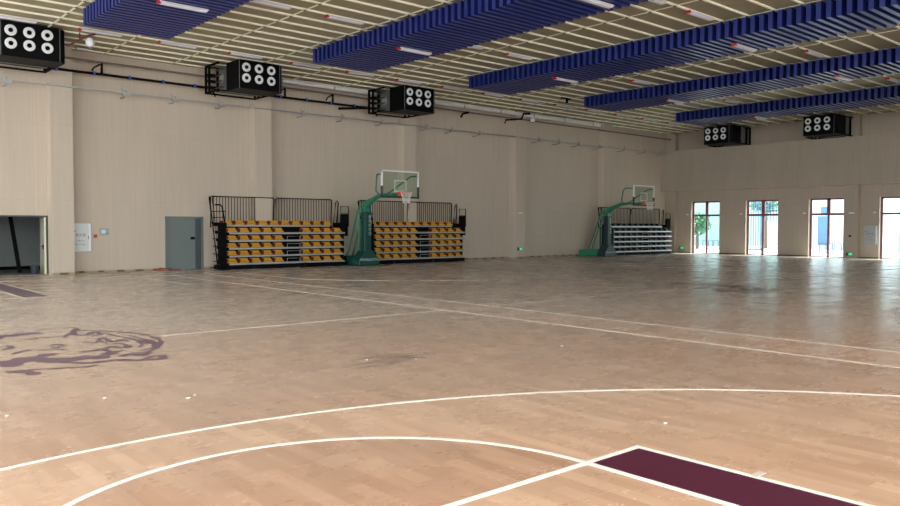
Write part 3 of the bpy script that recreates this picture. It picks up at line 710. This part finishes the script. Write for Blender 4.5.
# ------------------------------------------------------------------ basketball stands
def make_hoop(loc, dark, label, light='green'):
    r = thing('basketball_stand', label, 'basketball hoop', loc, 0, 'rolling basketball stands')
    # local: board at y=0, base behind it (+y)
    b = MB(); b.prism([(2.10, 0.02), (3.95, 0.02), (3.95, 0.34), (2.75, 0.42), (2.6, 0.42)], 'X', -0.36, 0.36)
    bs = b.build('base', 'darkgreen' if dark == 'darkgreen' else 'green', r)
    f = MB(); f.prism([(-0.50, 0.02), (0.50, 0.02), (0.50, 0.22), (0.44, 0.32), (0.18, 0.62), (-0.18, 0.62), (-0.44, 0.32), (-0.50, 0.22)], 'Y', 2.05, 2.60)
    fp = f.build('base_pad', dark, r, bevel=0.02)
    for x in (-0.34, 0.34):
        for y in (2.3, 3.3):
            w = MB(); w.lathe([(0.05, -0.02), (0.05, 0.02)], (x, y, 0.05), 'X', 14); w.build('wheel', 'black', bs)
    text_obj('lettering', 'SHENGAOTIYU', 0.15, 'whitetext', fp, (0, 2.045, 0.25), (PI/2, 0, 0), 0.002, 1.0, 0.9)
    p = MB(); p.prism([(-0.17, 0.5), (0.17, 0.5), (0.15, 2.2), (-0.15, 2.2)], 'Y', 2.15, 2.44)
    pp = p.build('post_pad', dark, r, bevel=0.02)
    for i, ch in enumerate('盛奥体育用'): text_obj('lettering', ch, 0.16, 'whitetext', pp, (0.09, 2.145, 1.98-0.17*i), (PI/2, 0, 0), 0.002)
    a = MB(); a.box(-0.13, 0.13, 2.18, 2.42, 2.18, 2.42)
    a.tube([(0, 2.32, 2.36), (0, 1.95, 2.62), (0, 1.45, 2.80), (0, 0.95, 2.84), (0, 0.14, 2.80)], [0.12, 0.11, 0.095, 0.07, 0.05], 10)
    a.box(-0.3, 0.3, 0.08, 0.16, 2.72, 2.88)
    am = a.build('arm', 'green', r, smooth=True)
    s = MB(); s.tube([(-0.13, 3.45, 0.40), (-0.13, 2.62, 2.38), (-0.10, 1.95, 2.68)], 0.035, 8); s.tube([(0.13, 3.45, 0.40), (0.13, 2.62, 2.38), (0.10, 1.95, 2.68)], 0.035, 8)
    s.tube([(-0.12, 2.62, 0.45), (-0.12, 2.60, 2.3)], 0.035, 8); s.build('stay', 'green', r, smooth=True)
    s = MB(); s.tube([(-0.1, 1.2, 2.84), (-0.32, 1.15, 3.0), (-0.40, 1.0, 3.50), (-0.55, 0.75, 3.62), (-0.85, 0.06, 3.58)], 0.03, 8)
    s.build('board_brace', 'green', am, smooth=True)
    s = MB(); s.tube([(0.1, 1.2, 2.84), (0.2, 0.95, 2.95), (0.62, 0.45, 3.42), (0.72, 0.3, 3.55), (0.86, 0.06, 3.58)], 0.03, 8); s.build('board_brace', 'green', am, smooth=True)
    # board
    zb, zt = 2.72, 3.74
    g = MB(); g.box(-0.88, 0.88, -0.006, 0.006, zb+0.02, zt-0.02); bd = g.build('backboard', 'boardglass', r)
    g = MB(); g.box(-0.90, -0.845, -0.03, 0.03, 3.14, zt); g.box(0.845, 0.90, -0.03, 0.03, 3.14, zt); g.box(-0.90, 0.90, -0.03, 0.03, zt-0.05, zt)
    g.build('board_frame', 'white', bd)
    g = MB(); g.box(-0.91, -0.84, -0.035, 0.035, zb-0.02, 3.14); g.box(0.84, 0.91, -0.035, 0.035, zb-0.02, 3.14); g.box(-0.91, 0.91, -0.035, 0.035, zb-0.03, zb+0.04)
    g.build('edge_padding', dark, bd, bevel=0.01)
    g = MB(); t = 0.045
    x0, x1, z0, z1 = -0.295, 0.295, 2.93, 3.38
    g.box(x0, x1, -0.012, -0.007, z1-t, z1); g.box(x0, x1, -0.012, -0.007, z0, z0+t); g.box(x0, x0+t, -0.012, -0.007, z0, z1); g.box(x1-t, x1, -0.012, -0.007, z0, z1)
    g.build('target_square', 'linebd', bd)
    # rim, plate, net
    cy, zr, R = -0.375, 2.92, 0.225
    g = MB(); g.tube([(R*math.cos(2*PI*i/32), cy+R*math.sin(2*PI*i/32), zr) for i in range(32)], 0.012, 8, closed=True)
    g.box(-0.11, 0.11, -0.16, -0.007, zr-0.02, zr+0.01); g.box(-0.13, 0.13, -0.02, -0.007, zr-0.16, zr+0.02)
    g.tube([(-0.1, -0.02, zr-0.14), (-0.07, cy+R, zr-0.01)], 0.012); g.tube([(0.1, -0.02, zr-0.14), (0.07, cy+R, zr-0.01)], 0.012)
    rm = g.build('rim', 'rim', r, smooth=True)
    g = MB(); lv = [(0.222, 0.0), (0.19, -0.10), (0.155, -0.2), (0.135, -0.3), (0.13, -0.42)]
    for i in range(12):
        for s in (-1, 1):
            pts = []
            for j, (rr, dz) in enumerate(lv):
                th = 2*PI*(i+s*0.5*j)/12; pts.append((rr*math.cos(th), cy+rr*math.sin(th), zr-0.01+dz))
            g.tube(pts, 0.006, 4)
    g.build('net', 'net', rm)
    return r
M['linebd'] = mat('pale_green_painted_line', (0.50, 0.66, 0.58), 0.5)
make_hoop((18.17, 23.72, 0), 'darkgreen', 'green rolling basketball stand with clear backboard between the two yellow-seated bleachers')
make_hoop((33.85, 23.55, 0), 'darkteal', 'farther green and teal basketball stand in front of the dark bleacher near the room corner')

# ------------------------------------------------------------------ hydrant cabinets, buttons, signs, small lamps
def cabinet(loc, rz, m, w, lab, rt):
    r = thing('fire_hydrant_cabinet', lab, 'fire cabinet', loc, rz, 'fire hydrant cabinets')
    b = MB(); b.box(0, w, -0.05, 0, 0, 0.98); b.build('body', 'greylight', r, bevel=0.01)
    d = MB(); d.box(0.02, w-0.02, -0.062, -0.05, 0.02, 0.96); dd = d.build('cabinet_door', m, r)
    MB().box(w-0.10, w-0.04, -0.07, -0.062, 0.03, 0.95).build('bright_strip', 'white', dd)
    MB().box(w-0.115, w-0.10, -0.085, -0.062, 0.44, 0.54).build('latch', 'black', dd)
    cx = (w-0.1)/2+0.01
    text_obj('lettering', '消火栓', 0.125, rt, dd, (cx, -0.064, 0.56), (PI/2, 0, 0), 0.002, 0.9, 1.1)
    text_obj('lettering', '火警 119', 0.06, 'greytext', dd, (cx, -0.064, 0.37), (PI/2, 0, 0), 0.002)
    text_obj('lettering', 'FIRE HYDRANT', 0.05, 'greytext', dd, (cx, -0.064, 0.25), (PI/2, 0, 0), 0.002)
    MB().box(cx-0.24, cx-0.16, -0.065, -0.062, 0.68, 0.71).build('printed_mark', 'greytext', dd)
    return r
cabinet((7.46, YA, 0.72), 0, 'cabinet', 0.64, 'silver fire hydrant cabinet with red lettering beside the leftmost full pilaster', 'redtext')
cabinet((XB, 16.08, 0.72), -PI/2, 'cabinetb', 0.66, 'grey fire hydrant cabinet between the third and the rightmost window', 'greytext')
bt = thing('fire_alarm_button', 'small red fire alarm button beside the silver hydrant cabinet', 'alarm button', (8.23, YA, 1.25))
MB().box(-0.055, 0.055, -0.03, 0, -0.055, 0.055).build('housing', 'red', bt, bevel=0.01); MB().lathe([(0.028, -0.045), (0.03, -0.03)], (0,0,0), 'Y', 14).build('push_button', 'rust', bt)
pl = thing('wall_panel', 'small blue-grey control panel on the wall right of the silver hydrant cabinet', 'panel', (8.36, YA, 1.27))
MB().box(0, 0.30, -0.03, 0, 0, 0.24).build('frame', 'plate', pl, bevel=0.008); MB().box(0.06, 0.20, -0.034, -0.03, 0.07, 0.19).build('display', 'cabinet', pl); MB().box(0.235, 0.26, -0.04, -0.03, 0.05, 0.09).build('key_switch', 'black', pl)
def exit_sign(loc, rz, lab):
    r = thing('exit_sign', lab, 'exit sign', loc, rz, 'low green exit lights')
    MB().box(0, 0.32, -0.025, 0, 0, 0.15).build('housing', 'black', r, bevel=0.005)
    e = MB().box(0.13, 0.31, -0.029, -0.025, 0.015, 0.135).build('lit_panel', 'exit', r)
    MB().tube([(0.05, -0.027, 0.03), (0.08, -0.027, 0.075), (0.05, -0.027, 0.12)], 0.008, 6).build('arrow', 'whitetext', r)
exit_sign((28.42, YC, 0.40), 0, 'small green exit light low on the pilaster left of the far basketball stand')
exit_sign((XB, 27.0, 0.24), -PI/2, 'small green exit light low on the wall left of the first window')
exit_sign((XB-0.36, 16.84, 0.14), -PI/2, 'small green exit light low on the pier left of the grey hydrant cabinet')
def wall_lamp(loc, rz, lab, big=False):
    r = thing('emergency_lamp', lab, 'emergency light', loc, rz, 'small white emergency lamps')
    s = 1.5 if big else 0.8
    MB().box(-0.09*s, 0.09*s, -0.04, 0, -0.03, 0.03).build('body', 'white', r, bevel=0.01)
    for q in (-1, 1): MB().lathe([(0.02, -0.03), (0.035, -0.06), (0.03, -0.065)], (q*0.05*s, 0, 0.0), 'Y', 12).build('lamp_head', 'white', r)
wall_lamp((28.6, YC, 2.30), 0, 'small white lamp high on the pilaster left of the far basketball stand', True)
for y_, n_ in ((26.42, 'first'), (22.9, 'second'), (19.2, 'third'), (15.6, 'rightmost')):
    wall_lamp((XB, y_, 2.38), -PI/2, 'tiny white lamp on the window wall left of the %s window' % n_)
wall_lamp((XB-0.36, 16.6, 2.36), -PI/2, 'white lamp on the pier between the third and rightmost windows', True)
tag(MB().box(-0.02, 0, -0.06, 0.06, -0.05, 0.05).build('wall_socket', 'black', loc=(XB-0.36, 16.66, 1.16)), 'small dark socket on the pier above the green exit light', 'socket')

# ------------------------------------------------------------------ loose things on the floor
bk = thing('bucket', 'dark blue bucket inside the open doorway', 'bucket', (6.42, 28.1, 0))
MB().lathe([(0.10, 0.0), (0.135, 0.27), (0.15, 0.275), (0.15, 0.30), (0.125, 0.30), (0.09, 0.03)], (0,0,0), 'Z', 20).build('body', 'bucket', bk, smooth=True)
MB().tube([(0.14*math.cos(t*PI/8), 0.0, 0.28+0.1*math.sin(t*PI/8)) for t in range(9)], 0.006, 6).build('handle', 'greylight', bk)
pg = MB(); pg.tube([(6.17, 29.0, 0.03), (5.93, 29.5, 2.55)], 0.065, 8)
tag(pg.build('leaning_pole', 'blackmatte'), 'dark pole leaning in the dark room behind the open doorway', 'pole')
def lump(name, m, loc, rx, ry, rz, label, cat, seed):
    random.seed(seed); b = MB(); bmesh.ops.create_icosphere(b.bm, subdivisions=3, radius=1.0)
    for v in b.bm.verts:
        f = 1+0.22*math.sin(v.co.x*5+seed)*math.cos(v.co.y*4)+random.uniform(-.06, .06)
        v.co = Vector((v.co.x*rx*f, v.co.y*ry*f, max(-0.0, v.co.z*rz*f)))
    return tag(b.build(name, m, smooth=True, loc=loc), label, cat)
lump('sack', 'tarp', (10.42, 27.50, 0.0), 0.30, 0.16, 0.10, 'rust red sack lying on the floor at the left foot of the grey door', 'sack', 3)
lump('sack', 'tarp', (10.84, 27.33, 0.0), 0.16, 0.10, 0.05, 'small brown rag in front of the rust red sack by the grey door', 'rag', 5)
# dirt left on the floor
random.seed(11)
b = MB()
for (x, y) in ((5.55, 7.7), (5.75, 7.55), (5.35, 7.5), (5.62, 7.32), (5.9, 7.4), (5.25, 7.28)):
    for q in range(5):
        a = random.uniform(-0.6, 0.2); l = random.uniform(.08, .3); xx, yy = x+random.uniform(-.2, .2), y+random.uniform(-.12, .12)
        b.ribbon([(xx-l*math.cos(a), yy-l*math.sin(a)), (xx-l*.4*math.cos(a), yy-l*.4*math.sin(a)+.02), (xx+l*.4*math.cos(a), yy+l*.4*math.sin(a)), (xx+l*math.cos(a), yy+l*math.sin(a)-.02)], [0.01, 0.035, 0.045, 0.01], 0, 0.002+0.0002*q)
o = tag(b.build('dirt_streaks', 'smudge'), 'brown dirt streaks on the dusty floor left of the court side lines', 'dirt'); o['kind'] = 'stuff'
SC = [(2.87, 6.98, 'left of the pair on the floor below the emblem'), (2.97, 7.07, 'right of the pair on the floor below the emblem'), (5.32, 7.6, 'at the left end of the dirt streaks'), (5.81, 7.27, 'right of the dirt streaks'),
      (2.28, 7.48, 'below the emblem, left of the paired scraps'), (1.44, 7.31, 'at the far left of the floor'), (7.94, 6.8, 'beyond the big arc near the side line'), (5.45, 3.56, 'between the big arc and the plum key')]
for x, y, w in SC:
    a = random.uniform(0, 3); s = random.uniform(.010, .015); P = [(s*1.6, 0), (s*.3, s), (-s*1.2, s*.5), (-s, -s*.7), (s*.4, -s*.8)]
    pb = MB(); pb.prism(P, 'Z', 0.0, 0.006); o = pb.build('paper_scrap', 'paper', loc=(x, y, 0.0)); o.rotation_euler = (0, 0, a)
    tag(o, 'tiny white paper scrap ' + w, 'scrap', 'paper scraps on the floor')

# ------------------------------------------------------------------ yard outside the windows
yard = struct(MB().box(XB+0.34, 110, -40, 90, -0.25, -0.03).build('ground_yard', 'ground'))
struct(MB().box(-70, X0, -60, 90, -0.25, -0.03).build('ground_side', 'ground'))
struct(MB().box(X0, XB+0.34, -60, Y0, -0.25, -0.03).build('ground_front', 'ground'))
def building(loc, w, d, h, m, trim, label, doors):
    r = thing('building', label, 'building', loc)
    MB().box(0, d, 0, w, 0, h).build('walls', m, r); MB().box(-0.3, d+0.3, -0.3, w+0.3, h, h+0.4).build('roof', trim, r)
    for (y, z0, ww, hh, mm) in doors: MB().box(-0.06, 0.0, y, y+ww, z0, z0+hh).build('opening', mm, r)
    return r
building((62, 33.2, -0.03), 9, 8, 5.2, 'outcyan', 'outwhite', 'cyan building with pale roof edge seen through the leftmost window', [(1.2, 0.2, 0.8, 2.4, 'outblue'), (4.0, 0.8, 1.6, 1.5, 'outwhite')])
building((60, 21.5, -0.03), 7.5, 8, 4.2, 'outwhite', 'outcyan', 'white building with blue doors seen through the third window', [(1.0, 0.2, 1.3, 2.8, 'outcyan'), (3.6, 0.3, 0.9, 2.2, 'outblue'), (3.6, 2.6, 0.7, 0.6, 'outblue'), (5.5, 0.2, 0.9, 2.0, 'outblue')])
building((56, 10.5, -0.03), 8.5, 6, 3.4, 'outcyan', 'outwhite', 'pale cyan shed seen through the rightmost window', [(1.2, 0.2, 1.0, 2.6, 'outwhite'), (4.0, 0.2, 1.2, 2.6, 'outblue'), (6.2, 0.2, 0.5, 2.6, 'outwhite')])
g = thing('metal_gate', 'blue-grey barred gate close outside the second window', 'gate', (44.6, 22.6, -0.03))
fr = MB(); fr.box(0, 0.08, 0, 0.08, 0, 3.4); fr.box(0, 0.08, 1.35, 1.43, 0, 3.4); fr.box(0, 0.08, 0, 1.43, 0.25, 0.33); fr.box(0, 0.08, 0, 1.43, 2.3, 2.4); fr.build('gate_frame', 'outblue', g)
for i in range(9): MB().box(0.02, 0.06, 0.12+i*0.15, 0.16+i*0.15, 0.3, 3.4).build('bar', 'outblue', g)
g2 = thing('barred_canopy', 'blue-grey barred screen hanging beyond the top of the second window', 'screen', (44.6, 21.2, 2.0))
for i in range(8): MB().box(0.0, 0.04, 0.05+i*0.17, 0.09+i*0.17, 0, 1.6).build('bar', 'outblue', g2)
MB().box(0, 0.06, 0, 1.35, 0.55, 0.62).build('cross_rail', 'outblue', g2)
def tree(loc, h, rr, label, seed):
    random.seed(seed); t = thing('tree', label, 'tree', loc)
    MB().tube([(0,0,0), (0.05,0.05,h*0.4), (0,0.1,h*0.75)], [0.14, 0.1, 0.05], 8).build('trunk', 'bark', t)
    b = MB()
    for i in range(900):
        u = Vector((random.gauss(0,1), random.gauss(0,1), random.gauss(0,1))).normalized()*rr*random.uniform(.45, 1)
        c = Vector((0, 0.1, h*0.72))+Vector((u.x, u.y, u.z*0.85)); s = random.uniform(.10, .2)
        q = Matrix.Rotation(random.uniform(0, 6.3), 3, Vector((random.uniform(-1,1), random.uniform(-1,1), random.uniform(-1,1))).normalized())
        vs = [b.bm.verts.new(c+q@Vector(p)*s) for p in ((-1,0,0), (0,-.45,0.1), (1,0,0), (0,.45,0.1))]; b._f(vs)
    b.build('foliage', 'leaf', t)
tree((52, 31.4, -0.03), 2.6, 1.1, 'green leafy tree seen through the leftmost window', 2)
tree((57, 28.6, -0.03), 5.2, 1.3, 'slim green tree behind the right half of the leftmost window', 4)
def rack(loc, n, label):
    r = thing('bike_rack', label, 'rack', loc)
    MB().box(0, 0.05, 0, n*0.45, 0.02, 0.07).build('base_rail', 'outgrey', r)
    for i in range(n): MB().tube([(0.02, i*.45+.05, 0.05), (0.02, i*.45+.05, .65), (0.02, i*.45+.4, .65), (0.02, i*.45+.4, 0.05)], 0.03, 6).build('hoop', 'outgrey', r)
rack((49.5, 19.6, -0.03), 4, 'low dark metal rack in the yard outside the third window')
rack((52.5, 29.5, -0.03), 4, 'low blue-grey rack in the yard outside the leftmost window')

# ------------------------------------------------------------------ daylight
w = bpy.data.worlds.new('sky'); scene.world = w; w.use_nodes = True
bg = w.node_tree.nodes['Background']; bg.inputs['Color'].default_value = (0.90, 0.96, 1.0, 1); bg.inputs['Strength'].default_value = 1.0
su = bpy.data.lights.new('sun', 'SUN'); su.energy = 3.0; su.angle = 0.02; su.color = (1.0, 0.96, 0.90)
so = bpy.data.objects.new('sun', su); COL.objects.link(so); so.rotation_euler = Vector((-0.8*0.6, 0.6*0.6, -0.8)).to_track_quat('-Z', 'Y').to_euler()

# ------------------------------------------------------------------ camera
f = 773.27; a, t, rl = math.radians(48.865), math.radians(1.953), math.radians(0.138)
F = Vector((math.cos(a), math.sin(a), 0)); R0 = Vector((math.sin(a), -math.cos(a), 0)); U = Vector((0,0,1))
fw = F*math.cos(t)-U*math.sin(t); up0 = F*math.sin(t)+U*math.cos(t)
Rr = R0*math.cos(rl)+up0*math.sin(rl); up = up0*math.cos(rl)-R0*math.sin(rl)
cam = bpy.data.cameras.new('camera'); co = bpy.data.objects.new('camera', cam); COL.objects.link(co)
m = Matrix((Rr, up, -fw)).transposed().to_4x4(); m.translation = Vector((0, 0, 1.6)); co.matrix_world = m
cam.sensor_width = 36; cam.lens = f/900*36; cam.clip_end = 400; cam.clip_start = 0.05
scene.camera = co
vs = scene.view_settings; vs.view_transform = 'Standard'; vs.look = 'None'; vs.gamma = 1; vs.use_curve_mapping = False; vs.exposure = 2.5
